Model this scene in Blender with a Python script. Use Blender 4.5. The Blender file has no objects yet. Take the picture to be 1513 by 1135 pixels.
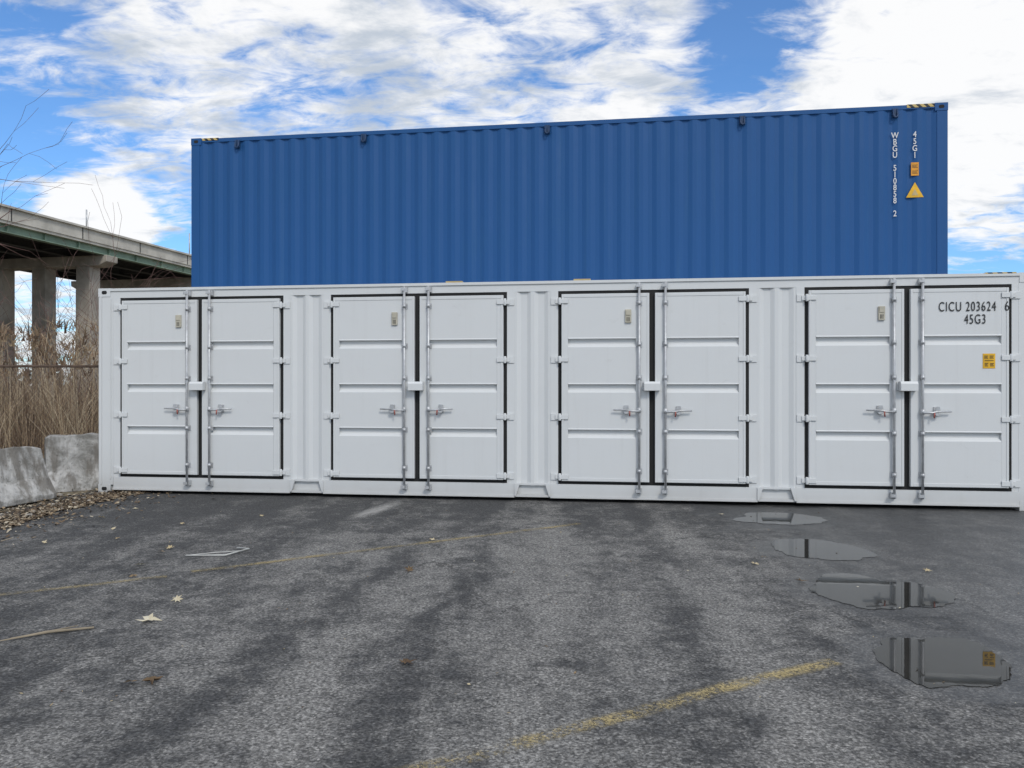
import bpy, bmesh, math, random
from mathutils import Vector, noise as mnoise
random.seed(7)
scene = bpy.context.scene
scene.view_settings.view_transform = 'Standard'
scene.view_settings.look = 'None'
scene.view_settings.exposure = 0

# ------------------------------------------------------------------ node helpers
class NT:
    def __init__(s, nt): s.nt = nt; s.L = nt.links
    def new(s, t, **props):
        n = s.nt.nodes.new(t)
        for k, v in props.items(): setattr(n, k, v)
        return n
    def setin(s, n, key, v):
        if v is None: return
        sock = n.inputs[key]
        if isinstance(v, bpy.types.NodeSocket): s.L.new(v, sock)
        else: sock.default_value = v
    def math(s, op, a, b=None, c=None, clamp=False):
        n = s.new('ShaderNodeMath', operation=op); n.use_clamp = clamp
        s.setin(n, 0, a); s.setin(n, 1, b); s.setin(n, 2, c)
        return n.outputs[0]
    def vmath(s, op, a, b=None):
        n = s.new('ShaderNodeVectorMath', operation=op)
        s.setin(n, 0, a); s.setin(n, 1, b)
        return n.outputs['Value'] if op in ('DOT_PRODUCT', 'LENGTH', 'DISTANCE') else n.outputs['Vector']
    def noise(s, vec, scale, detail=4, rough=.55, dist=0., color=False):
        n = s.new('ShaderNodeTexNoise')
        s.setin(n, 'Vector', vec); s.setin(n, 'Scale', scale); s.setin(n, 'Detail', detail)
        s.setin(n, 'Roughness', rough); s.setin(n, 'Distortion', dist)
        return n.outputs['Color' if color else 'Fac']
    def voro(s, vec, scale, feature='F1', out='Distance'):
        n = s.new('ShaderNodeTexVoronoi', feature=feature)
        s.setin(n, 'Vector', vec); s.setin(n, 'Scale', scale)
        return n.outputs[out]
    def smooth(s, x, lo, hi, a=0., b=1.):
        n = s.new('ShaderNodeMapRange', interpolation_type='SMOOTHSTEP')
        s.setin(n, 'Value', x); s.setin(n, 'From Min', lo); s.setin(n, 'From Max', hi)
        s.setin(n, 'To Min', a); s.setin(n, 'To Max', b)
        return n.outputs[0]
    def mix(s, f, a, b, blend='MIX'):
        n = s.new('ShaderNodeMix', data_type='RGBA', blend_type=blend)
        s.setin(n, 0, f)
        for i, v in ((6, a), (7, b)):
            if not isinstance(v, bpy.types.NodeSocket):
                v = tuple(v) + (1.,) if len(v) == 3 else v
            s.setin(n, i, v)
        return n.outputs[2]
    def mapping(s, vec, scale=(1, 1, 1), loc=(0, 0, 0), rot=(0, 0, 0)):
        n = s.new('ShaderNodeMapping'); s.setin(n, 'Vector', vec)
        n.inputs['Scale'].default_value = scale; n.inputs['Location'].default_value = loc
        n.inputs['Rotation'].default_value = rot
        return n.outputs[0]
    def sep(s, v):
        n = s.new('ShaderNodeSeparateXYZ'); s.setin(n, 0, v); return n.outputs
    def comb(s, x, y, z):
        n = s.new('ShaderNodeCombineXYZ'); s.setin(n, 0, x); s.setin(n, 1, y); s.setin(n, 2, z); return n.outputs[0]

def g(v):  # grey
    return (v, v, v)

def newmat(name):
    m = bpy.data.materials.new(name); m.use_nodes = True
    nt = m.node_tree
    b = nt.nodes['Principled BSDF']
    k = NT(nt)
    tc = k.new('ShaderNodeTexCoord')
    return m, k, b, tc.outputs['Object']

def bump(k, b, h, strength=.3, dist=.01):
    n = k.new('ShaderNodeBump'); k.setin(n, 'Height', h)
    n.inputs['Strength'].default_value = strength; n.inputs['Distance'].default_value = dist
    k.L.new(n.outputs[0], b.inputs['Normal'])

def simple(name, col, rough=.6, var=.15, scale=6., metal=0., spec=.5):
    m, k, b, co = newmat(name)
    n = k.noise(co, scale, 4, .6)
    f = k.smooth(n, .3, .7)
    c = k.mix(f, [x*(1-var) for x in col], [min(1, x*(1+var)) for x in col])
    k.L.new(c, b.inputs['Base Color'])
    b.inputs['Roughness'].default_value = rough; b.inputs['Metallic'].default_value = metal
    b.inputs['Specular IOR Level'].default_value = spec
    return m

def paint(name, col, grime, rough=.45, gamt=.25, lowamt=1., spec=.5, smudge_and_shade=0.):
    m, k, b, co = newmat(name)
    streak = k.noise(k.mapping(co, (7, 7, .35)), 1.6, 5, .6)
    patch = k.noise(co, 1.3, 4, .6)
    f = k.math('MULTIPLY', k.smooth(streak, .52, .80), gamt)
    f = k.math('ADD', f, k.math('MULTIPLY', k.smooth(patch, .45, .8), gamt*.6))
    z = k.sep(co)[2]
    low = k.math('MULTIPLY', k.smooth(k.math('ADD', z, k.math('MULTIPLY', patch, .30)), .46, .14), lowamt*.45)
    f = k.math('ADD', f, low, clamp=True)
    if smudge_and_shade:
        sm_ = k.noise(k.mapping(co, (1, 1, 1.6)), 3.4, 6, .72, .6)
        f = k.math('ADD', f, k.math('MULTIPLY', k.smooth(sm_, .60, .74), smudge_and_shade), clamp=True)
    c = k.mix(f, col, grime)
    if smudge_and_shade:  # occlusion shade painted into the colour, in creases and around hardware
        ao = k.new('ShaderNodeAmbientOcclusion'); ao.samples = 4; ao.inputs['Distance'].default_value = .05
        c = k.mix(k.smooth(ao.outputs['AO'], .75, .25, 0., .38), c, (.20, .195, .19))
    k.L.new(c, b.inputs['Base Color'])
    b.inputs['Specular IOR Level'].default_value = spec
    k.L.new(k.smooth(patch, .3, .7, rough-.06, rough+.10), b.inputs['Roughness'])
    wav = k.noise(co, 1.8, 2, .5)
    bump(k, b, wav, .25, .015)
    return m

# ------------------------------------------------------------------ mesh helper
class MB:
    def __init__(s): s.bm = bmesh.new()
    def face(s, pts, mat=0):
        try:
            f = s.bm.faces.new([s.bm.verts.new(p) for p in pts]); f.material_index = mat; return f
        except Exception: return None
    def box(s, x0, x1, y0, y1, z0, z1, mat=0):
        v = [s.bm.verts.new(p) for p in ((x0,y0,z0),(x1,y0,z0),(x1,y1,z0),(x0,y1,z0),(x0,y0,z1),(x1,y0,z1),(x1,y1,z1),(x0,y1,z1))]
        for q in ((0,3,2,1),(4,5,6,7),(0,1,5,4),(1,2,6,5),(2,3,7,6),(3,0,4,7)):
            f = s.bm.faces.new([v[i] for i in q]); f.material_index = mat
    def prism(s, poly, axis, a0, a1, mat=0):
        def P(p, a):
            return {'x': (a, p[0], p[1]), 'y': (p[0], a, p[1]), 'z': (p[0], p[1], a)}[axis]
        A = [s.bm.verts.new(P(p, a0)) for p in poly]; B = [s.bm.verts.new(P(p, a1)) for p in poly]
        n = len(poly)
        fs = [s.bm.faces.new(A), s.bm.faces.new(B[::-1])]
        for i in range(n): fs.append(s.bm.faces.new([A[i], A[(i+1) % n], B[(i+1) % n], B[i]]))
        for f in fs: f.material_index = mat
    def strip(s, pa, pb, mat=0, smooth=False):
        A = [s.bm.verts.new(p) for p in pa]; B = [s.bm.verts.new(p) for p in pb]
        for i in range(len(A)-1):
            f = s.bm.faces.new([A[i], A[i+1], B[i+1], B[i]]); f.material_index = mat; f.smooth = smooth
    def tube(s, pts, rads, seg=10, mat=0, cap=True):
        pts = [Vector(p) for p in pts]; rings = []
        for i, p in enumerate(pts):
            d = (pts[min(i+1, len(pts)-1)] - pts[max(i-1, 0)])
            if d.length < 1e-6: d = Vector((0, 0, 1))
            d.normalize()
            a = d.orthogonal().normalized() if i == 0 else (a - d*a.dot(d)).normalized()
            b = d.cross(a); r = rads[i] if isinstance(rads, (list, tuple)) else rads
            rings.append([s.bm.verts.new(p + (a*math.cos(t)+b*math.sin(t))*r) for t in [2*math.pi*j/seg for j in range(seg)]])
        for i in range(len(rings)-1):
            for j in range(seg):
                f = s.bm.faces.new([rings[i][j], rings[i][(j+1) % seg], rings[i+1][(j+1) % seg], rings[i+1][j]])
                f.material_index = mat; f.smooth = True
        if cap:
            f = s.bm.faces.new(rings[0][::-1]); f.material_index = mat
            f = s.bm.faces.new(rings[-1]); f.material_index = mat
    def done(s, name, mats, parent=None, bevel=0, recalc=True):
        if recalc: bmesh.ops.recalc_face_normals(s.bm, faces=s.bm.faces)
        me = bpy.data.meshes.new(name); s.bm.to_mesh(me); s.bm.free()
        for m in mats: me.materials.append(m)
        o = bpy.data.objects.new(name, me); scene.collection.objects.link(o)
        if parent: o.parent = parent
        if bevel:
            md = o.modifiers.new('bevel', 'BEVEL'); md.width = bevel; md.segments = 2; md.limit_method = 'ANGLE'
        return o

def empty(name, loc, rotz=0):
    e = bpy.data.objects.new(name, None); scene.collection.objects.link(e)
    e.location = loc; e.rotation_euler = (0, 0, rotz); e.empty_display_size = .2
    return e

def text(body, size, loc, mat, parent, name, sx=1., line=1., align='LEFT', bold=0.0, sp=1.):
    c = bpy.data.curves.new(name, 'FONT'); c.body = body; c.size = size; c.extrude = .0008
    c.space_line = line; c.align_x = align; c.offset = bold; c.space_character = sp
    c.materials.append(mat)
    o = bpy.data.objects.new(name, c); scene.collection.objects.link(o)
    o.location = loc; o.rotation_euler = (math.pi/2, 0, 0); o.scale = (sx, 1, 1); o.parent = parent
    return o

# ------------------------------------------------------------------ materials
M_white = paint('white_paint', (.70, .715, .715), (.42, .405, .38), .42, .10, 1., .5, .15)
M_blue = paint('blue_paint', (.012, .088, .265), (.03, .115, .26), .55, .35, 0., .35)
M_gasket = simple('black_rubber', g(.010), .7)
M_steel = simple('galvanised_steel', (.52, .53, .54), .42, .15, 12, .35)
M_beige = simple('beige_vent', (.50, .47, .38), .6)
M_dark = simple('dark_hole', g(.02), .9)
M_black = simple('black_marking', g(.02), .6)
M_wtext = simple('white_marking', g(.75), .6)
M_yellow = simple('yellow_sticker', (.80, .45, .02), .5)
M_orange = simple('orange_sticker', (.75, .32, .02), .5)
M_tan = simple('tan_label', (.55, .42, .20), .7)
M_red = simple('red_seal', (.35, .10, .08), .5)
M_conc = simple('bridge_concrete', (.52, .495, .44), .9, .2, .8)
M_conc2 = simple('pier_concrete', (.35, .315, .27), .9, .32, .7)
M_green = simple('green_girder', (.20, .28, .21), .6, .2, .8)
M_under = simple('girder_shade_and_joints', (.05, .05, .05), .8)  # underside shade put into the girder colour; parapet joints share it
M_floor = simple('roof_steel', (.45, .45, .46), .6)

# barrier concrete
M_bar, k, b, co = newmat('barrier_concrete')
n = k.noise(co, 3.2, 9, .68, .4); n2 = k.noise(co, 26, 5, .6); n3 = k.noise(k.mapping(co, (5, 5, 1)), 1.2, 6, .6)
c = k.mix(k.smooth(n, .36, .62), (.19, .185, .17), (.52, .51, .49))
c = k.mix(k.math('MULTIPLY', k.smooth(n3, .48, .64), .75), c, (.14, .125, .105))
c = k.mix(k.smooth(n2, .6, .68, 0, .6), c, (.10, .095, .08))
k.L.new(c, b.inputs['Base Color']); b.inputs['Roughness'].default_value = .95
bump(k, b, k.math('ADD', n, k.math('MULTIPLY', n2, .3)), .8, .03)

# hazard stripe
M_haz, k, b, co = newmat('hazard_stripes')
s_ = k.sep(co)
w = k.math('FRACT', k.math('MULTIPLY', k.math('ADD', s_[0], s_[2]), 9.))
c = k.mix(k.math('GREATER_THAN', w, .5), (.02, .02, .02), (.60, .45, .16))
k.L.new(c, b.inputs['Base Color'])

# asphalt
M_asph, k, b, co = newmat('asphalt')
xyz = k.sep(co); X, Y = xyz[0], xyz[1]
big = k.noise(co, .55, 4, .6, .3)
med = k.noise(co, 2.9, 6, .70, .5)
med2 = k.noise(co, 11., 5, .75)
ani = k.noise(k.mapping(co, (2.6, .42, 1), rot=(0, 0, math.radians(-5))), 1.0, 6, .66, .35)
fine = k.noise(co, 55, 4, .8)
grain = k.sep(k.voro(co, 95., out='Color'))[0]
wob = k.math('MULTIPLY', k.math('SUBTRACT', k.noise(co, 1.4, 5, .65), .5), .8)
def band(x0, sl, y0, wd):
    t = k.math('ADD', k.math('SUBTRACT', X, k.math('ADD', k.math('MULTIPLY', k.math('SUBTRACT', Y, y0), sl), x0)), wob)
    return k.smooth(k.math('ABSOLUTE', t), wd, 0.)
light = k.math('ADD', k.math('MULTIPLY', band(.2, .03, 4, .50), .09), k.math('MULTIPLY', band(1.35, .10, 4, .40), .09))
light = k.math('ADD', light, k.math('MULTIPLY', band(-1.0, .18, 4.5, .36), .09))
darkb = k.math('ADD', k.math('MULTIPLY', band(-.5, .06, 5, .26), .135), k.math('MULTIPLY', band(-1.45, .20, 4, .28), .10))
darkb = k.math('ADD', darkb, k.math('MULTIPLY', band(.95, .10, 4, .22), .075))
darkb = k.math('ADD', darkb, k.math('MULTIPLY', band(-2.6, .12, 5, .30), .05))
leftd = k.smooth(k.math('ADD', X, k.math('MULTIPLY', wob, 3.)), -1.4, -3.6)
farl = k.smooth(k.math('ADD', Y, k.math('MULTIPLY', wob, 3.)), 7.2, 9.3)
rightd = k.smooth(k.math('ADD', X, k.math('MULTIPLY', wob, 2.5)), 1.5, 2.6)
f = k.math('ADD', k.math('MULTIPLY', ani, .55), k.math('MULTIPLY', med, .65))
f = k.math('ADD', f, k.math('MULTIPLY', big, .25))
f = k.math('ADD', f, light); f = k.math('SUBTRACT', f, darkb)
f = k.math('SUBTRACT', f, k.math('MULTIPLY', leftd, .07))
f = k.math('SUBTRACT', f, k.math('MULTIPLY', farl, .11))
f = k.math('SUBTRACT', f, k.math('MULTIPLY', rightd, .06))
f = k.math('ADD', f, k.math('MULTIPLY', k.math('SUBTRACT', med2, .5), .55))
wear = k.smooth(f, .52, .88)
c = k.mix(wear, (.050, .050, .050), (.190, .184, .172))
sp = k.smooth(grain, 0., 1., .55, 1.45)
sp2 = k.smooth(fine, .34, .66, .48, 1.52)
c = k.mix(1., c, k.comb(sp, sp, sp), 'MULTIPLY')
c = k.mix(1., c, k.comb(sp2, sp2, sp2), 'MULTIPLY')
vch = k.new('ShaderNodeTexVoronoi'); k.setin(vch, 'Vector', co); vch.inputs['Scale'].default_value = 48.
chip = k.math('MULTIPLY', k.math('GREATER_THAN', k.sep(vch.outputs['Color'])[1], .90), k.smooth(vch.outputs['Distance'], .38, .2))
c = k.mix(k.math('MULTIPLY', chip, k.math('ADD', k.math('MULTIPLY', wear, .55), .2)), c, (.48, .46, .43))
# hairline cracks
cw = k.vmath('ADD', co, k.vmath('MULTIPLY', k.vmath('SUBTRACT', k.noise(co, 2.6, 5, .75, color=True), (.5, .5, .5)), (.75, .75, 0)))
cr = k.voro(cw, .6, 'DISTANCE_TO_EDGE')
crm = k.math('MULTIPLY', k.smooth(cr, .008, .002), k.smooth(big, .49, .56))
c = k.mix(k.math('MULTIPLY', crm, .7), c, (.016, .016, .016))
# damp on the right
wetn = k.noise(co, 1.1, 5, .6, .5)
wet = k.smooth(k.math('ADD', X, k.math('MULTIPLY', k.math('SUBTRACT', wetn, .5), 3.0)), 1.9, 2.8)
rim = None
for (px_, py_, rr_) in ((3.08, 8.78, .85), (2.84, 7.15, .78), (2.70, 5.68, .84), (2.42, 4.28, .74)):
    dd = k.vmath('DISTANCE', k.vmath('MULTIPLY', co, (1, 1, 0)), (px_, py_, 0))
    r_ = k.smooth(k.math('ADD', dd, k.math('MULTIPLY', wob, .8)), rr_, rr_*.55)
    rim = r_ if rim is None else k.math('MAXIMUM', rim, r_)
wet = k.math('MAXIMUM', k.math('MULTIPLY', wet, .8), rim)
c = k.mix(k.math('MULTIPLY', wet, .45), c, (.020, .021, .022))
k.L.new(c, b.inputs['Base Color'])
ro = k.smooth(wet, 0., 1., .88, .40)
ro = k.math('ADD', ro, k.math('MULTIPLY', k.math('SUBTRACT', med2, .5), .35))
k.L.new(ro, b.inputs['Roughness'])
h = k.math('ADD', k.math('MULTIPLY', fine, .6), k.math('MULTIPLY', grain, .5))
bump(k, b, h, .6, .007)

# yellow road paint (worn)
def line_mat(name, lo, hi, amt, ca, cb):
    M, k, b, co = newmat(name)
    n = k.noise(co, 26, 6, .9); n2 = k.noise(co, 2.6, 4, .65); n3 = k.noise(co, 75, 3, .85)
    uvs = k.sep(k.new('ShaderNodeUVMap').outputs[0])
    ed = k.math('ADD', k.math('ABSOLUTE', k.math('SUBTRACT', uvs[1], .5)), k.math('MULTIPLY', k.math('SUBTRACT', n, .5), .55))
    edge = k.smooth(ed, .44, .14)
    al = k.math('ADD', k.math('MULTIPLY', n, .60), k.math('MULTIPLY', n2, .60))
    al = k.math('ADD', al, k.math('MULTIPLY', n3, .50))
    al = k.math('MULTIPLY', k.smooth(al, lo, hi), edge)
    k.L.new(k.mix(k.smooth(n3, .35, .65), ca, cb), b.inputs['Base Color']); b.inputs['Roughness'].default_value = .9
    k.L.new(k.math('MULTIPLY', al, amt), b.inputs['Alpha'])
    return M
M_line = line_mat('worn_yellow_paint', .77, .95, .80, (.26, .20, .09), (.56, .45, .22))
M_line2 = line_mat('faded_yellow_paint', .74, .99, .72, (.26, .20, .10), (.48, .39, .20))

# dirt ground
M_dirt, k, b, co = newmat('dry_ground')
n = k.noise(co, .3, 6, .65); n2 = k.noise(co, 8, 5, .7)
c = k.mix(k.smooth(n, .35, .65), (.12, .10, .07), (.24, .20, .13))
c = k.mix(k.smooth(n2, .4, .7, 0, .6), c, (.075, .065, .05))
k.L.new(c, b.inputs['Base Color']); b.inputs['Roughness'].default_value = 1
bump(k, b, n2, .6, .05)

# water
M_water, k, b, co = newmat('puddle_water')
n = k.noise(co, 3, 4, .6)
k.L.new(k.mix(n, (.018, .018, .017), (.045, .043, .038)), b.inputs['Base Color'])
b.inputs['Roughness'].default_value = .015; b.inputs['IOR'].default_value = 1.33
bump(k, b, k.noise(co, 5, 2, .5), .02, .01)

def attr_mat(name, cols, rough=.9):
    m, k, b, co = newmat(name)
    a = k.new('ShaderNodeAttribute'); a.attribute_name = 'rnd'
    r = k.new('ShaderNodeValToRGB'); k.L.new(a.outputs['Fac'], r.inputs[0])
    els = r.color_ramp.elements
    while len(els) < len(cols): els.new(.5)
    for i, cc in enumerate(cols):
        els[i].position = i/(len(cols)-1); els[i].color = (*cc, 1)
    k.L.new(r.outputs[0], b.inputs['Base Color']); b.inputs['Roughness'].default_value = rough
    return m
M_reed = attr_mat('dry_reed', [(.07, .045, .03), (.20, .13, .08), (.38, .29, .185), (.58, .48, .34)])
M_leaf = attr_mat('dead_leaf', [(.09, .055, .03), (.28, .20, .11), (.45, .36, .20), (.60, .55, .42)])
M_litter = attr_mat('leaf_litter', [(.05, .035, .025), (.16, .11, .065), (.30, .22, .135), (.52, .46, .35)])
M_bark = simple('grey_brown_bark', (.17, .10, .085), .95, .3, 9)
M_rust = simple('rusty_steel', (.11, .075, .055), .85, .3, 9)

def set_attr(o, vals):
    at = o.data.attributes.new('rnd', 'FLOAT', 'FACE')
    at.data.foreach_set('value', vals)

# ------------------------------------------------------------------ ground
mb = MB(); mb.face([(-900, -900, 0), (900, -900, 0), (900, 900, 0), (-900, 900, 0)])
mb.done('ground', [M_dirt])
mb = MB()
edge_pts = []
yy = -12.
while yy < 14:
    edge_pts.append((-6.05 + .18*mnoise.noise(Vector((0, yy*1.3, 3))) + .02*(yy-10), yy, .004)); yy += .2
mb.face([(40, -12, .004), (40, 24, .004), (-6.0, 24, .004)] + edge_pts[::-1])
mb.done('asphalt_parking_lot', [M_asph])

def line_strip(name, p0, p1, wd, mat, seg=60):
    p0 = Vector(p0); p1 = Vector(p1); d = (p1-p0); nrm = Vector((-d.y, d.x)).normalized()
    bm = bmesh.new(); uv = bm.loops.layers.uv.new('UVMap'); prev = None
    for i in range(seg+1):
        t = i/seg; p = p0 + d*t + nrm*.03*mnoise.noise(Vector((t*7, p0.x, 0)))
        w = wd*(1+.15*mnoise.noise(Vector((t*20, 2, p0.y))))
        a = bm.verts.new((p.x-nrm.x*w/2, p.y-nrm.y*w/2, .008)); bb = bm.verts.new((p.x+nrm.x*w/2, p.y+nrm.y*w/2, .008))
        if prev:
            f = bm.faces.new([prev[0], a, bb, prev[1]])
            for lp, u in zip(f.loops, ((prev[2], 0), (t, 0), (t, 1), (prev[2], 1))): lp[uv].uv = u
        prev = (a, bb, t)
    me = bpy.data.meshes.new(name); bm.to_mesh(me); bm.free(); me.materials.append(mat)
    o = bpy.data.objects.new(name, me); scene.collection.objects.link(o)
line_strip('parking_line', (-4.9, 4.95), (-2.75, 6.13), .13, M_line2)
line_strip('parking_line', (-2.62, 6.28), (.75, 8.45), .14, M_line2)
line_strip('parking_line', (-1.5, 2.42), (1.78, 4.27), .17, M_line)

# puddles
def puddle(cx, cy, rx, ry, seed, rot=0.):
    mb = MB(); P = []
    n = 160
    for i in range(n):
        a = 2*math.pi*i/n; c_, s_ = math.cos(a), math.sin(a)
        r = 1 + .34*mnoise.noise(Vector((c_*1.2, s_*1.2, seed))) + .12*mnoise.noise(Vector((c_*2.6, s_*2.6, seed+3))) + .045*mnoise.noise(Vector((c_*9, s_*9, seed+9))) + .025*mnoise.noise(Vector((c_*30, s_*30, seed+9)))
        x, y = rx*r*c_, ry*r*s_
        P.append((cx + x*math.cos(rot)-y*math.sin(rot), cy + x*math.sin(rot)+y*math.cos(rot), .0075))
    mb.face(P)
    return mb.done('puddle', [M_water])
puddle(3.08, 8.78, .50, .40, 1.)
puddle(2.84, 7.15, .43, .46, 5.)
puddle(2.68, 5.68, .48, .50, 9., -.15)
puddle(2.40, 4.28, .35, .44, 13., -.5)

# ------------------------------------------------------------------ corrugated wall
def corrug(mb, x0, x1, z0, z1, y_out, depth, mat=0, pitch=.278, axis='x', sgn=1):
    n = round((x1-x0)/pitch); p = (x1-x0)/n; pr = []
    for i in range(n):
        a = x0+i*p
        pr += [(a, 0), (a+p*.24, 0), (a+p*.5, 1), (a+p*.74, 1)]
    pr.append((x1, 0))
    if axis == 'x':
        A = [(x, y_out+sgn*depth*t, z0) for x, t in pr]; B = [(x, y_out+sgn*depth*t, z1) for x, t in pr]
    else:
        A = [(y_out+sgn*depth*t, x, z0) for x, t in pr]; B = [(y_out+sgn*depth*t, x, z1) for x, t in pr]
    mb.strip(A, B, mat)

def corner_casting(mb, x, y, z, xs, ys, mat, dark):
    x0, x1 = sorted((x, x+xs*.178)); y0, y1 = sorted((y, y+ys*.162))
    mb.box(x0-.004, x1+.004, y0-.006, y1+.006, z, z+.118, mat)
    cx = (x0+x1)/2; cy = y0-.0075 if ys > 0 else y1+.0075
    P = []
    for i in range(16):
        a = 2*math.pi*i/16; px = .022*math.cos(a)+(.018 if math.cos(a) > 0 else -.018)
        P.append((cx+px, cy, z+.059+.026*math.sin(a)))
    mb.face(P, dark)

# ------------------------------------------------------------------ white side-door container
ANG = -math.radians(7.45)
W = empty('shipping_container', (-5.77, 10.89, 0), ANG)
XA, XB, D, H = -.09, 12.21, 2.44, 2.893
mb = MB()
for x0, x1 in ((XA, .13), (12.02, XB)):
    mb.box(x0, x1, 0.0, .14, .118, H-.118)
    mb.box(x0, x1, D-.14, D, .118, H-.118)
mb.box(XA+.03, XA+.05, -.012, 0.0, .118, H-.118)
mb.box(.085, .10, -.010, 0.0, .2, 2.75)
mb.box(XA+.18, XB-.18, .002, .10, 2.755, H-.012)
mb.box(XA+.18, XB-.18, -.014, .004, H-.04, H-.004)
mb.box(XA+.18, XB-.18, D-.1, D, 2.8, H-.012)
mb.box(XA+.18, XB-.18, D-.1, D, .05, .2)
for zz in (0, H-.118):
    for xs, xx in ((1, XA), (-1, XB)):
        corner_casting(mb, xx, 0, zz, xs, 1, 0, 1)
        corner_casting(mb, xx, D, zz, xs, -1, 0, 1)
corrug(mb, .14, D-.14, .1, H-.1, XA+.02, .03, 0, axis='y', sgn=1)
corrug(mb, .14, D-.14, .1, H-.1, XB-.02, .03, 0, axis='y', sgn=-1)
for xx in (XA, XB-.06):
    mb.box(xx+.001, xx+.059, .16, D-.16, H-.1, H-.02); mb.box(xx+.001, xx+.059, .16, D-.16, .02, .15)
corrug(mb, XA+.17, XB-.17, .2, 2.8, D-.02, .036, 0, sgn=-1)
mb.box(XA+.1, XB-.1, .1, D-.1, H-.035, H-.015, 2)
mb.box(XA+.1, XB-.1, .15, D-.1, .12, .16, 2)
doors = [(.238+3.095*i, .238+3.095*i+2.42) for i in range(4)]
mb.box(XA+.182, XB-.182, .035, .12, .055, .228)
for a, bb in doors:
    a0 = max(a-.10, XA+.184); b0 = min(bb+.10, XB-.184)
    mb.box(a0, b0, -.006, .034, .05, .232)
    mb.box(a0, b0, -.030, -.004, .05, .068)
for i in range(3):
    x0, x1 = doors[i][1]+.10, doors[i+1][0]-.10
    mb.box(x0+.002, x1-.002, -.004, .033, .055, .085)
    mb.prism([(x0, .232), (x0+.07, .232), (x0+.02, .07), (x0, .07)], 'y', -.02, .03)
    mb.prism([(x1, .232), (x1-.07, .232), (x1-.02, .07), (x1, .07)], 'y', -.02, .03)
    mb.box(x0+.06, x1-.06, -.002, .034, .21, .236)
for i, (a, bb) in enumerate(doors):
    if i: mb.box(a-.10, a, .0, .10, .232, 2.755)
    else: mb.box(.131, a, .001, .10, .232, 2.755)
    if i < 3: mb.box(bb, bb+.10, .0, .10, .232, 2.755)
    else: mb.box(bb, 12.019, .001, .10, .232, 2.755)
    if i < 3:
        x0 = bb+.10; w = doors[i+1][0]-.10-x0
        pr = [(0, .004), (.03, .004), (.085, .030), (.165, .030), (.215, .004), (.260, .004), (.31, .030), (.39, .030), (.445, .004), (.474, .004)]
        sc = w/.474
        mb.strip([(x0+p*sc, y, .20) for p, y in pr], [(x0+p*sc, y, 2.76) for p, y in pr])
body = mb.done('frame', [M_white, M_dark, M_floor], W)

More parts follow.
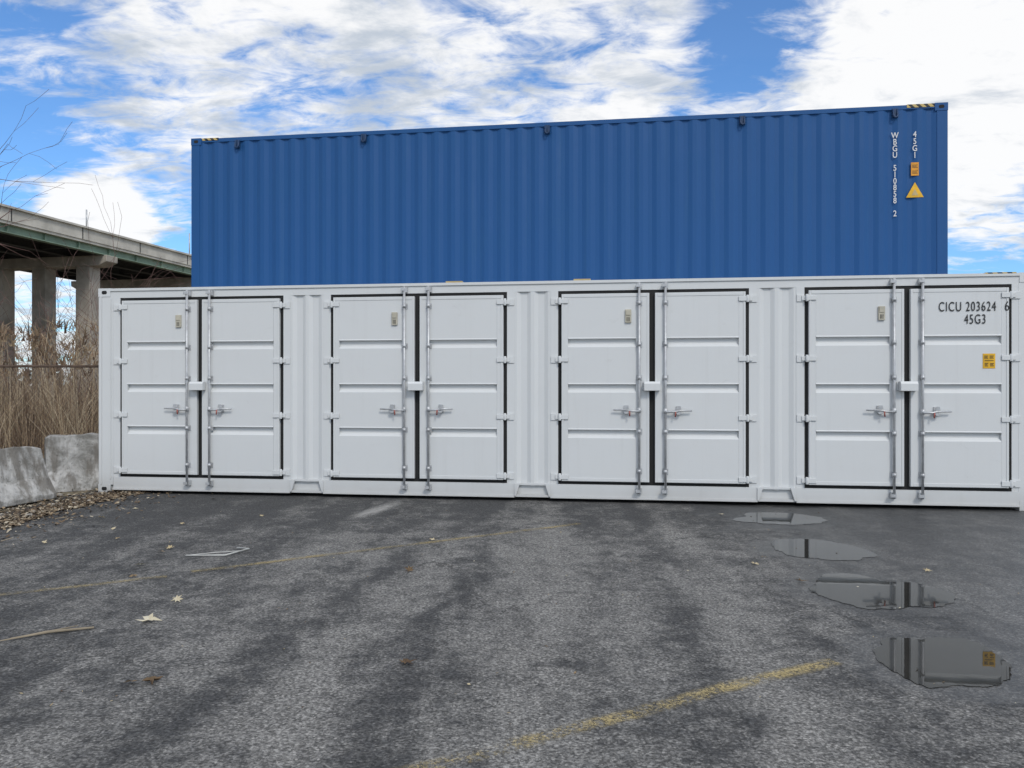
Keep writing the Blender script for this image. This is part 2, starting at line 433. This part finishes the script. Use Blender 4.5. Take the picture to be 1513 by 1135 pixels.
gk = MB(); lf = MB(); hw = MB(); sm = MB(); vt = MB()
for i, (a, bb) in enumerate(doors):
    cxm = (a+bb)/2
    gk.box(a+.0005, bb-.0005, .012, .06, .234, 2.753)
    for side in (0, 1):
        jit = random.uniform(-.004, .004)
        if side == 0: l0, l1 = a+.046, cxm-.036
        else: l0, l1 = cxm+.036, bb-.046
        z0, z1 = .277+jit*.3, 2.712+jit*.5; yf = -.03+jit*.4
        wo, wi = .085, .17
        if side == 0: s0, s1 = l0+wo, l1-wi
        else: s0, s1 = l0+wi*.75, l1-wo
        lf.box(l0, s0, yf, .03, z0, z1); lf.box(s1, l1, yf, .03, z0, z1)
        lf.box(l0+.002, l0+.03, yf-.006, yf+.001, z0+.002, z1-.002); lf.box(l1-.03, l1-.002, yf-.006, yf+.001, z0+.002, z1-.002)
        lf.box(l0+.03, l1-.03, yf-.005, yf+.001, z1-.045, z1-.003); lf.box(l0+.03, l1-.03, yf-.005, yf+.001, z0+.003, z0+.045)
        prof = [(z0, yf)]
        for zc in (.92, 1.51, 2.10):
            prof += [(zc-.080, yf), (zc-.040, yf+.038), (zc+.020, yf+.038), (zc+.026, yf-.006), (zc+.036, yf-.006), (zc+.040, yf)]
        prof.append((z1, yf))
        lf.strip([(s0, y, z) for z, y in prof], [(s1, y, z) for z, y in prof])
        sg = -1 if side == 0 else 1
        rx = cxm + sg*.165
        hw.tube([(rx, -.068, .13), (rx, -.068, 2.84)], .0155, 12)
        for zc, hh in ((2.80, .035), (.165, .035)):
            hw.box(rx-.032, rx+.032, -.05, .0015 if zc > 1 else -.007, zc-hh, zc+hh)
            hw.box(rx-.045, rx+.01, -.088, -.052, zc-.018, zc+.018)
        for zc in (.42, .93, 1.62, 2.05, 2.58):
            hw.box(rx-.038, rx+.038, yf-.008, yf+.001, zc-.035, zc+.035)
            hw.tube([(rx, -.068, zc-.022), (rx, -.068, zc+.022)], .024, 10)
            for dx in (-.03, .03):
                hw.tube([(rx+dx, yf-.008, zc+.02), (rx+dx, yf-.014, zc+.02)], .007, 6)
        hz = 1.205 + random.uniform(-.012, .012)
        hw.tube([(rx, -.068, hz-.03), (rx, -.068, hz+.03)], .026, 10)
        hw.tube([(rx, -.09, hz-.012), (rx+sg*.10, -.088, hz-.012), (rx+sg*.17, -.08, hz+.004), (rx+sg*.33, -.075, hz+.004)], [.013, .013, .011, .009], 8)
        cxh = rx+sg*.165
        hw.box(cxh-.03, cxh+.03, yf-.012, yf+.001, hz-.045, hz+.06)
        hw.prism([(cxh-.035, hz-.02), (cxh+.035, hz-.02), (cxh+.018, hz-.045), (cxh-.018, hz-.045)], 'y', -.095, yf-.005)
        hw.prism([(cxh-.02, hz+.065), (cxh+.02, hz+.065), (cxh+.03, hz+.02), (cxh-.03, hz+.02)], 'y', -.095, -.086)
        sm.tube([(cxh-sg*.04, -.10, hz-.01), (cxh-sg*.045, -.10, hz-.075)], .009, 8)
        hx = a+.023 if side == 0 else bb-.023
        for zc in (.33, 1.11, 1.86, 2.62):
            lf.box(min(hx+sg*.025, hx+sg*.118), max(hx+sg*.025, hx+sg*.118), -.012, .0005, zc-.045, zc+.045)
            q0, q1 = sorted((hx-sg*.012, hx-sg*.11))
            lf.box(q0, q1, yf-.017, yf-.003, zc-.030, zc+.030)
            lf.tube([(hx, -.038, zc-.045), (hx, -.038, zc+.045)], .019, 10)
            q0, q1 = sorted((hx, hx+sg*.06)); lf.box(q0, q1, -.026, -.010, zc-.028, zc+.028)
    hx0, hx1 = cxm-.105, cxm+.095
    lf.prism([(-.125, 1.455), (-.125, 1.545), (-.105, 1.572), (-.034, 1.572), (-.034, 1.455)], 'x', hx0, hx1)
    lf.box(hx0-.02, hx0, -.042, -.032, 1.46, 1.565)
    vx = cxm-.305
    vt.box(vx-.038, vx+.038, -.054, -.029, 2.33, 2.50)
    for q in range(3):
        vt.box(vx-.02+q*.015, vx-.012+q*.015, -.0555, -.052, 2.345, 2.40, 1)
    vt.box(vx-.028, vx+.028, -.062, -.05, 2.425, 2.49)
gk.done('door_gaskets', [M_gasket], W)
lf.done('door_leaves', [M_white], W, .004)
hw.done('lock_rods_and_handles', [M_steel], W)
sm.done('padlock_seals', [M_red], W)
vt.done('vents', [M_beige, M_dark], W, .003)
text('CICU 203624', .165, (11.09, -.0395, 2.43), M_black, W, 'marking_code', .62, sp=1.16)
text('6', .165, (11.845, -.0395, 2.43), M_black, W, 'marking_digit', .64)
text('45G3', .165, (11.385, -.0395, 2.275), M_black, W, 'marking_type', .62, sp=1.14)
st = MB()
st.box(11.60, 11.74, -.0355, -.0315, 1.73, 1.91, 0)
for (x0, x1, z0, z1) in ((.015, .06, 1.85, 1.89), (.075, .125, 1.85, 1.89), (.02, .125, 1.82, 1.832), (.02, .06, 1.755, 1.80), (.08, .125, 1.755, 1.80)):
    for q in range(3):
        zz0 = z0+(z1-z0)*q/3; st.box(11.60+x0, 11.60+x1-.008*(q % 2), -.0362, -.0354, zz0, zz0+(z1-z0)*.2, 1)
st.done('stickers', [M_yellow, M_black], W)
hz = MB(); hz.box(11.64, 11.99, -.0145, .06, H-.010, H+.006); hz.done('hazard_stripe', [M_haz], W)
tn = MB()
for x0, x1 in ((4.93, 5.15), (6.63, 6.85)):
    tn.box(x0, x1, -.01, .10, H-.010, H+.016)
tn.done('tan_tabs', [M_tan], W)

# ------------------------------------------------------------------ generic closed container
def closed_container(loc, ang, mat, L=12.24, name='shipping_container'):
    E = empty(name, loc, ang); mb = MB(); Hc = 2.892
    for x0, x1 in ((0, .15), (L-.15, L)):
        mb.box(x0, x1, 0, .15, .118, Hc-.118); mb.box(x0, x1, D-.15, D, .118, Hc-.118)
    for zz in (0, Hc-.118):
        for xs, xx in ((1, 0), (-1, L)):
            corner_casting(mb, xx, 0, zz, xs, 1, 0, 1); corner_casting(mb, xx, D, zz, xs, -1, 0, 1)
    for y0, y1 in ((.003, .065), (D-.065, D-.003)):
        mb.box(.18, L-.18, y0, y1, Hc-.075, Hc-.012); mb.box(.18, L-.18, y0, y1, .02, .17)
    corrug(mb, .15, L-.15, .17, Hc-.075, .008, .024, 0)
    corrug(mb, .15, L-.15, .17, Hc-.075, D-.008, .036, 0, sgn=-1)
    corrug(mb, .15, D-.15, .17, Hc-.09, .01, .04, 0, axis='y')
    corrug(mb, .15, D-.15, .17, Hc-.09, L-.01, .04, 0, axis='y', sgn=-1)
    for xx in (0, L-.06):
        mb.box(xx+.002, xx+.058, .17, D-.17, Hc-.1, Hc-.02); mb.box(xx+.002, xx+.058, .17, D-.17, .02, .17)
    mb.box(.1, L-.1, .06, D-.06, Hc-.04, Hc-.02, 0)
    mb.box(.1, L-.1, .06, D-.06, .1, .14, 0)
    mb.done('body', [mat, M_dark], E)
    return E
AB = -math.atan2(1.72, 12.115)
LB = 12.24
closed_container((-5.70, 13.36, 0), ANG, M_white)
Bc = closed_container((-5.55, 13.31, 2.895), AB, M_blue, LB)
Hc = 2.892
mb = MB()
for u in (.85, 3.10, 6.18, 9.24, 11.49):
    mb.tube([(u-.03, -.012, Hc-.07), (u-.03, -.03, Hc-.17), (u-.012, -.035, Hc-.20), (u+.012, -.035, Hc-.20), (u+.03, -.03, Hc-.17), (u+.03, -.012, Hc-.07)], .012, 6)
    mb.box(u-.045, u+.045, -.010, .010, Hc-.19, Hc-.06)
mb.done('lashing_brackets', [simple('dark_blue_paint', (.012, .045, .12), .5)], Bc)
mb = MB(); mb.box(.20, .50, -.004, .03, Hc-.045, Hc-.006); mb.box(LB-.58, LB-.19, -.004, .03, Hc-.055, Hc-.006)
mb.box(.20, .50, .03, .12, Hc-.0115, Hc-.004); mb.box(LB-.58, LB-.19, .03, .12, Hc-.0115, Hc-.004)
mb.done('hazard_stripe', [M_haz], Bc)
def stacked(s, x, ztop, step, name):
    for i, ch in enumerate(s):
        if ch != ' ': text(ch, .125, (x, .003, ztop-step*(i+1)-2.895), M_wtext, Bc, name, .80, align='CENTER', bold=.002)
stacked('WBGU 510858 2', 11.49, 5.38, .099, 'marking_code')
stacked('45G1', 11.775, 5.39, .105, 'marking_type')
mb = MB()
x = 11.775
mb.box(x-.055, x+.055, .000, .006, 4.70-2.895, 4.90-2.895, 0)
for q in range(2):
    for w_ in range(3):
        mb.box(x-.04, x+.04-.015*(w_ % 2), -.001, .0, 4.73+q*.09+w_*.018-2.895, 4.738+q*.09+w_*.018-2.895, 3)
t = 4.37-2.895
mb.prism([(x-.125, t), (x+.125, t), (x, t+.23)], 'y', .001, .006, 1)
mb.prism([(x-.05, t+.03), (x+.05, t+.03), (x, t+.13)], 'y', -.001, .0005, 2)
mb.done('stickers', [M_orange, M_yellow, M_tan, M_black], Bc)

# ------------------------------------------------------------------ jersey barriers
def barrier(cx, cy, ang, ln, h=.76, tilt=0):
    E_ = MB()
    hp = [(-.30, 0), (-.30, .07), (-.17, .30), (-.085, h), (.085, h), (.17, .30), (.30, .07), (.30, 0)]
    n = 30; rings = []
    for i in range(n+1):
        x = ln*i/n; R = []
        for j, (px, pz) in enumerate(hp):
            q = Vector((px*3, x*2.3, pz*3+cx))
            e = .022*mnoise.noise(q) + .02*mnoise.noise(q*4)
            endf = .04 if i in (0, n) else 0
            R.append(E_.bm.verts.new((px+e-(.02 if px > 0 else -.02)*(1 if endf else 0), -x, pz+(e if pz > .05 else 0)-(endf if j in (3, 4) else 0))))
        rings.append(R)
    for i in range(n):
        for j in range(len(hp)):
            E_.bm.faces.new([rings[i][j], rings[i][(j+1) % 8], rings[i+1][(j+1) % 8], rings[i+1][j]])
    E_.bm.faces.new(rings[0]); E_.bm.faces.new(rings[-1][::-1])
    o = E_.done('jersey_barrier', [M_bar], bevel=.012)
    o.location = (cx, cy, .0); o.rotation_euler = (0, tilt, ang)
    return o
barrier(-6.33, 10.32, math.radians(-14), 3.4, .72, math.radians(-4))
barrier(-5.25, 12.10, math.radians(-54), 1.80, .80)

def leafquad(mb, x, y, z, s, vals, flat=.5):
    a = random.random()*6.28; t = random.uniform(-flat, flat); u = random.uniform(-flat, flat)
    dx = Vector((math.cos(a), math.sin(a), t)).normalized()*s; dy = Vector((-math.sin(a), math.cos(a), u)).normalized()*s*random.uniform(.3, .8)
    c = Vector((x, y, z+s*.3))
    mb.face([c-dx, c-dy*.8-dx*.2, c+dx, c+dy]); vals.append(random.random()**1.5)
mb = MB(); vals = []
for i in range(6800):
    y = random.uniform(7.2, 11.1)
    e = -5.42 + (y-8.2)*.06 + .2*mnoise.noise(Vector((y*2, 0, 0)))
    x = e - abs(random.gauss(0, .35))
    if random.random() < .12: x += abs(random.gauss(0, .45))
    leafquad(mb, x, y, .006+random.random()*.03*max(0, min(1, (e-x)*3+.1)), random.uniform(.006, .036), vals)
    if random.random() < .014: mb.tube([(x, y, .02), (x+random.uniform(-.14, .14), y+random.uniform(-.14, .14), .03)], .004, 4, cap=False); vals.extend([.8]*4)
o = mb.done('leaf_litter', [M_litter], recalc=False); set_attr(o, vals)
M_rub = simple('rubble_stone', (.30, .275, .24), .9, .4, 15)
mb = MB()
for i in range(360):
    y = random.uniform(7.4, 10.9); x = -5.55 + (y-8.2)*.06 - abs(random.gauss(0, .3)); r = random.uniform(.006, .026)
    if random.random() < .05: r *= 1.9
    if random.random() < .1: x += abs(random.gauss(0, .25)); r *= .6
    mm = bmesh.ops.create_icosphere(mb.bm, subdivisions=1, radius=r)
    for v in mm['verts']:
        v.co = Vector((v.co.x*random.uniform(.8, 1.4), v.co.y*random.uniform(.8, 1.3), v.co.z*.6)) + Vector((x, y, r*.4+.004))
mb.done('rubble', [M_rub])

# scattered fallen leaves on the lot
mb = MB(); vals = []
def maple(mb, x, y, s, val):
    a0 = random.random()*6.28; n = 14; c = mb.bm.verts.new((x, y, .018)); ring = []
    tilt = random.uniform(-.3, .5)
    for i in range(n):
        a = a0+6.283*i/n; r = s*(1 if i % 2 == 0 else .42)*random.uniform(.7, 1.2)
        ring.append(mb.bm.verts.new((x+r*math.cos(a), y+r*math.sin(a)*.8, max(.010, .014+r*math.sin(a)*tilt+random.random()*s*.35))))
    for i in range(n): mb.bm.faces.new([c, ring[i], ring[(i+1) % n]]); vals.append(min(1, max(0, val+random.uniform(-.08, .08))))
for x, y, s, v in ((-2.34, 4.96, .085, .95), (-2.36, 5.42, .05, .9), (-3.14, 6.49, .05, .95), (-3.18, 7.15, .05, .7), (-.77, 7.52, .05, .8),
                   (-3.2, 7.0, .035, .4), (-.84, 6.3, .05, .1), (-.58, 4.21, .055, .0), (-1.85, 3.95, .06, .05), (-1.95, 3.94, .04, .1),
                   (2.06, 6.52, .04, .75), (3.4, 6.3, .04, .7), (-3.0, 6.1, .04, .3), (-4.2, 8.1, .04, .8), (-3.6, 8.4, .035, .7), (2.24, 5.95, .05, .1), (2.45, 9.0, .04, .9),
                   (-4.7, 8.8, .04, .6), (-4.5, 7.4, .035, .8), (-3.9, 7.6, .03, .5), (-4.6, 9.4, .04, .9), (-2.9, 8.9, .03, .7)):
    maple(mb, x, y, s, v)
for i in range(240):
    leafquad(mb, random.uniform(-4.8, 4), random.uniform(3, 9.5), .008, random.uniform(.004, .013), vals)
o = mb.done('fallen_leaves', [M_leaf], recalc=False); set_attr(o, vals)

M_plas = simple('white_plastic', (.55, .55, .52), .5)
mb = MB()
P = [(-2.90, 6.84, .015), (-2.55, 6.83, .02), (-2.43, 7.10, .02), (-2.56, 7.16, .015)]
mb.tube(P, .007, 6); mb.tube([(-2.90, 6.84, .015), (-2.70, 6.90, .025), (-2.47, 7.02, .018)], .004, 6)
mb.done('plastic_frame_litter', [M_plas])
mb = MB()
mb.tube([(-3.05, 4.55, .016), (-2.85, 4.72, .018), (-2.62, 4.82, .014)], [.003, .010, .007], 6)
mb.tube([(-3.0, 4.60, .016), (-2.72, 4.82, .026)], [.006, .003], 6)
mb.done('broken_stick', [simple('pale_wood', (.30, .25, .18), .9)])
# old pale dusty scrape near container
M_smear, k, b, co = newmat('pale_smear')
n = k.noise(k.mapping(co, (1, 3, 1)), 5, 6, .8, .5)
uvs = k.sep(k.new('ShaderNodeTexCoord').outputs['Generated'])
e = k.math('MULTIPLY', k.smooth(k.math('ABSOLUTE', k.math('SUBTRACT', uvs[0], .5)), .5, .0), k.smooth(k.math('ABSOLUTE', k.math('SUBTRACT', uvs[1], .5)), .5, .0))
k.L.new(k.math('MULTIPLY', k.smooth(k.math('MULTIPLY', k.math('ADD', n, .15), e), .20, .70), .75), b.inputs['Alpha'])
b.inputs['Base Color'].default_value = (.40, .39, .37, 1); b.inputs['Roughness'].default_value = .9
def smear(x0, y0, x1, y1, w):
    d = Vector((x1-x0, y1-y0)); ln = d.length; mb = MB()
    mb.face([(-ln/2, -w/2, 0), (ln/2, -w/2, 0), (ln/2, w/2, 0), (-ln/2, w/2, 0)])
    o = mb.done('dust_smear', [M_smear]); o.location = ((x0+x1)/2, (y0+y1)/2, .0068); o.rotation_euler = (0, 0, math.atan2(d.y, d.x))
smear(-2.0, 8.0, -1.30, 10.7, .60)

# ------------------------------------------------------------------ reeds, fence
mb = MB(); vals = []
def blade(mb, x, y, h, w, lean, val, seg=4, zb=0.):
    a = random.random()*6.28; dx, dy = math.cos(a)*lean, math.sin(a)*lean
    wa = random.random()*3.14; wx, wy = math.cos(wa)*w, math.sin(wa)*w*.5
    L_, R_ = [], []
    for i in range(seg+1):
        t = i/seg; cx = x+dx*t*t*h; cy = y+dy*t*t*h; z = zb+h*t*(1-.12*lean*t); ww = (1-t*.75)
        L_.append((cx-wx*ww, cy-wy*ww, z)); R_.append((cx+wx*ww, cy+wy*ww, z))
    mb.strip(L_, R_); vals.extend([min(1, max(0, val-.18+.30*i/seg)) for i in range(seg)])
for i in range(13500):
    x = random.uniform(-17, -5.6); y = random.uniform(11.6, 16.5) if x < -6.2 else random.uniform(13.0, 16.5)
    cl = mnoise.noise(Vector((x*.9, y*.9, 0)))
    if cl < -.32 and random.random() < .5: continue
    h = random.uniform(.8, 1.95)*(1+.3*cl)
    v = min(1, max(0, .47+.8*mnoise.noise(Vector((x*1.7, y*1.7, 4)))+random.uniform(-.4, .4)))
    blade(mb, x, y, h, random.uniform(.004, .012), random.uniform(.02, .55), v)
for i in range(850):
    x = random.uniform(-15, -5.9); y = random.uniform(12.0, 17)
    h = random.uniform(1.8, 2.8)
    v = random.uniform(.35, 1)
    blade(mb, x, y, h, .008, random.uniform(.02, .25), v, 5)
    for q in range(5):
        blade(mb, x+random.uniform(-.05, .05), y, random.uniform(.12, .30), .012, .9, v*.8, 2, zb=h*.9)
o = mb.done('dry_reeds', [M_reed], recalc=False); set_attr(o, vals)

M_link, k, b, co = newmat('rusty_chain_link')
s_ = k.sep(co)
u = k.math('MULTIPLY', k.math('ADD', s_[0], s_[2]), 14.); v = k.math('MULTIPLY', k.math('SUBTRACT', s_[0], s_[2]), 14.)
m1 = k.math('LESS_THAN', k.math('FRACT', u), .08); m2 = k.math('LESS_THAN', k.math('FRACT', v), .08)
k.L.new(k.math('MAXIMUM', m1, m2), b.inputs['Alpha']); b.inputs['Base Color'].default_value = (.13, .095, .075, 1)
F = empty('chain_link_fence', (-6.02, 11.75, 0), math.radians(4))
mb = MB(); mb.face([(-12, 0, .05), (0, 0, .05), (0, 0, 1.80), (-12, 0, 1.80)]); mb.done('mesh', [M_link], F)
mb = MB(); mb.tube([(-12, .03, 1.81), (0, .03, 1.81)], .020, 8)
for q in range(5): mb.tube([(-.05-q*2.9, .03, 0), (-.05-q*2.9, .03, 1.86)], .028, 8)
mb.done('rails_and_posts', [M_rust], F)

# ------------------------------------------------------------------ bare trees / vines
def branch(mb, p, d, ln, r, depth, up=.15, seg=5, spread=.6):
    pts = [p]; rads = [r]; cur = p.copy(); dd = d.normalized()
    kids = []
    for i in range(seg):
        dd = (dd + Vector((random.gauss(0, .16), random.gauss(0, .16), random.gauss(0, .12)+up*.2))).normalized()
        cur = cur + dd*ln/seg; pts.append(cur.copy()); rads.append(max(.0024, r*(1-.75*(i+1)/seg)))
        if depth > 0 and i >= 1 and random.random() < .85: kids.append((cur.copy(), dd.copy(), rads[-1]))
    mb.tube(pts, rads, 5, cap=False)
    for (q, e, rr) in kids:
        v = Vector((random.gauss(0, 1), random.gauss(0, 1), random.gauss(0, .7))); v = (v - e*v.dot(e)).normalized()
        branch(mb, q, (e + v*spread*random.uniform(.7, 1.4)), ln*random.uniform(.45, .7), rr*.75, depth-1, up, max(3, seg-1), spread)
def tree(name, loc, ln, r, mains, depth=2):
    mb = MB(); base = Vector(loc)
    top = base+Vector((.1, 0, ln)); mb.tube([base, base+Vector((.05, .03, ln*.4)), base+Vector((-.03, 0, ln*.75)), top], [r, r*.8, r*.6, r*.45], 8)
    for zf, d, l2 in mains:
        branch(mb, base+Vector((0, 0, ln*zf)), Vector(d), l2, r*.34, depth)
    return mb.done(name, [M_bark], recalc=False)
tree('bare_tree', (-9.55, 12.6, 0), 4.7, .06, [(.82, (1, -.1, .30), 1.4), (.9, (1, -.1, .40), 1.7), (.97, (1, 0, .50), 1.6), (1, (.8, 0, .7), 1.3), (.9, (-1, 0, .5), 1.6), (.7, (-.8, .5, .5), 1.7)])
mb = MB()
for i in range(15):
    p = Vector((random.uniform(-8.6, -6.6), random.uniform(13.6, 15.4), 0))
    branch(mb, p, Vector((random.uniform(-.2, .25), 0, 1)), random.uniform(1.9, 2.9), .014, 2, .0, 7, .6)
for i in range(8):
    p = Vector((random.uniform(-11.5, -9), random.uniform(13.6, 15.4), 0))
    branch(mb, p, Vector((random.uniform(-.2, .25), 0, 1)), random.uniform(2.0, 3.2), .013, 2, .0, 7, .6)
mb.done('bare_shrub', [M_bark], recalc=False)

# distant trees
M_far = simple('distant_trees_bark', (.15, .135, .12), 1., .3, .2)
mb = MB(); x = -170.
while x < 60:
    y = random.uniform(95, 130); h = random.uniform(3.0, 5.5)*(1+.4*mnoise.noise(Vector((x*.06, 0, 0)))); w = random.uniform(.8, 2.2)
    for q in range(26):
        a = random.gauss(0, w*.5); t = random.uniform(.2, 1); z = h*t; s = random.uniform(.15, .5)
        cx = x+a*(1.2-t); mb.face([(cx-s, y, z-s), (cx+s*.4, y+random.uniform(-.4, .4), z-s*.6), (cx+s, y, z+s*.4), (cx, y, z+s)])
    mb.tube([(x, y, 0), (x, y, h*.8)], [.12, .04], 4, cap=False)
    x += random.uniform(.6, 1.4)
mb.done('distant_trees', [M_far], recalc=False)

# ------------------------------------------------------------------ highway bridge
BR = empty('highway_bridge', (-19.9, 38.3, 0), -math.radians(11.9))
mb = MB()
mb.box(-.38, 0, -32, 150, 8.40, 9.0); mb.box(-.5, .12, -32, 150, 8.93, 9.02)
mb.box(-9.4, -9.02, -32, 150, 8.4, 9.0)
mb.box(-9.3, -.05, -32, 150, 8.28, 8.42)
for s in range(-30, 150, 4): mb.box(-.02, .015, s, s+.05, 8.42, 8.92, 1)
mb.done('deck_and_parapets', [M_conc, M_under], BR)
mb = MB()
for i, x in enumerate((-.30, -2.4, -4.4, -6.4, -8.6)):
    m_ = 0 if i == 0 else 1  # inner girders take the painted shade colour instead of green
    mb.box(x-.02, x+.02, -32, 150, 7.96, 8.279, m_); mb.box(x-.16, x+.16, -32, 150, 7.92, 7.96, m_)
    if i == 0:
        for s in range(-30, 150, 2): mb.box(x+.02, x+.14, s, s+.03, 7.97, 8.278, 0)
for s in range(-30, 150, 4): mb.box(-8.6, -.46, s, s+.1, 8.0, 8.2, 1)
mb.box(-9.0, -.3, -32, 150, 8.262, 8.2785, 1)  # dark sheet below the deck, painted underside shade
mb.done('steel_girders', [M_green, M_under], BR)
mb = MB()
for s in (-16, -8, 0, 8, 16, 24, 32, 40, 56, 72, 90, 110):
    mb.prism([(-9.2, 7.915), (-.02, 7.915), (-.02, 7.60), (-.5, 7.40), (-8.8, 7.40), (-9.2, 7.60)], 'y', s-.4, s+.4)
    for x in (-1.4, -4.0, -6.5, -8.5):
        mb.box(x-.40, x+.40, s-.36, s+.36, -.1, 7.41)
mb.done('piers', [M_conc2], BR, .03)
mb = MB()
for s, hgt in ((-1.5, .9), (6.5, 1.3), (30, 3)):
    mb.tube([(-.2, s, 9.0), (-.2, s, 9.0+hgt)], .035, 6)
mb.done('lamp_poles', [M_steel], BR)

# ------------------------------------------------------------------ camera
cam = bpy.data.cameras.new('camera'); co_ = bpy.data.objects.new('camera', cam); scene.collection.objects.link(co_)
co_.location = (0, 0, 1.54); co_.rotation_euler = (math.radians(90), 0, 0)
cam.sensor_width = 36; cam.lens = 1136/1513*36; cam.clip_end = 3000
scene.camera = co_

# ------------------------------------------------------------------ sun + sky
sd = Vector((.28, -.66, .70)).normalized()
el = math.asin(sd.z); az = math.atan2(sd.x, sd.y)
sun = bpy.data.lights.new('sun', 'SUN'); so = bpy.data.objects.new('sun', sun); scene.collection.objects.link(so)
sun.energy = 1.5; sun.angle = math.radians(12); sun.color = (1, .96, .90)
so.rotation_euler = (-sd).to_track_quat('-Z', 'Y').to_euler(); so.location = (10, -10, 20)

wd = bpy.data.worlds.new('World'); scene.world = wd; wd.use_nodes = True
nt = wd.node_tree; nt.nodes.clear(); k = NT(nt)
out = k.new('ShaderNodeOutputWorld')
sky = k.new('ShaderNodeTexSky', sky_type='NISHITA'); sky.sun_disc = False; sky.sun_elevation = el; sky.sun_rotation = az
sky.air_density = 1.0; sky.dust_density = .4; sky.ozone_density = 2.5
skc = k.mix(1., sky.outputs[0], (.60, .92, 1.22), 'MULTIPLY')
bg1 = k.new('ShaderNodeBackground'); k.L.new(skc, bg1.inputs[0]); bg1.inputs[1].default_value = .14
tc = k.new('ShaderNodeTexCoord'); d = k.vmath('NORMALIZE', tc.outputs['Generated'])
dx, dy, dz = k.sep(d)[:3]
zz = k.math('ADD', k.math('MAXIMUM', dz, 0.), .16)
px = k.math('DIVIDE', dx, zz); py = k.math('DIVIDE', dy, zz)
p = k.comb(px, py, 0.)
n1 = k.noise(k.mapping(p, (1.0, 1.2, 1), loc=(3.1, 1.7, 0)), 1.7, 8, .62, .3)
n1b = k.noise(k.mapping(p, (1.0, 1.7, 1), loc=(7.1, 4.7, 2), rot=(0, 0, .5)), 7.0, 5, .62, .6)
n2 = k.noise(k.mapping(p, (1.1, 1.5, 1), loc=(1.1, 9.7, 5)), 3.2, 6, .62, .3)
cov = k.math('ADD', k.math('MULTIPLY', n1, .57), k.math('MULTIPLY', n1b, .43))
def spot(ix, iz, r0, amt):
    v = Vector((ix, 1, iz)).normalized()
    return k.math('MULTIPLY', k.smooth(k.vmath('DOT_PRODUCT', d, tuple(v)), math.cos(math.radians(r0)), 1.), amt)
for a in ((.32, .455, 6, -.16), (-.62, .41, 8, -.08), (-.44, .25, 6, -.11), (-.66, .27, 6, -.12), (-.54, .200, 4.2, .30), (.50, .40, 11, .14),
          (.64, .18, 7, -.10), (.56, .32, 4, -.05), (-.2, .44, 16, .01), (.62, .27, 5, .08), (-.42, .38, 9, .03), (.08, .40, 7, -.03)):
    cov = k.math('ADD', cov, spot(*a))
al = k.smooth(cov, .375, .545)
al = k.math('ADD', k.math('MULTIPLY', al, .95), .02)
shade = k.math('ADD', n2, spot(.5, .36, 15, .12)); shade = k.math('ADD', shade, spot(-.54, .215, 5, .16)); shade = k.math('ADD', shade, spot(-.3, .45, 20, -.03))
shade = k.math('SUBTRACT', shade, k.math('MULTIPLY', k.math('SUBTRACT', n1b, .5), .22))
cc = k.mix(k.smooth(shade, .32, .58), (.55, .61, .69), (1.0, 1.0, 1.0))
bg2 = k.new('ShaderNodeBackground'); k.L.new(cc, bg2.inputs[0]); bg2.inputs[1].default_value = 1.0
mx = k.new('ShaderNodeMixShader'); k.L.new(al, mx.inputs[0]); k.L.new(bg1.outputs[0], mx.inputs[1]); k.L.new(bg2.outputs[0], mx.inputs[2])
k.L.new(mx.outputs[0], out.inputs[0])
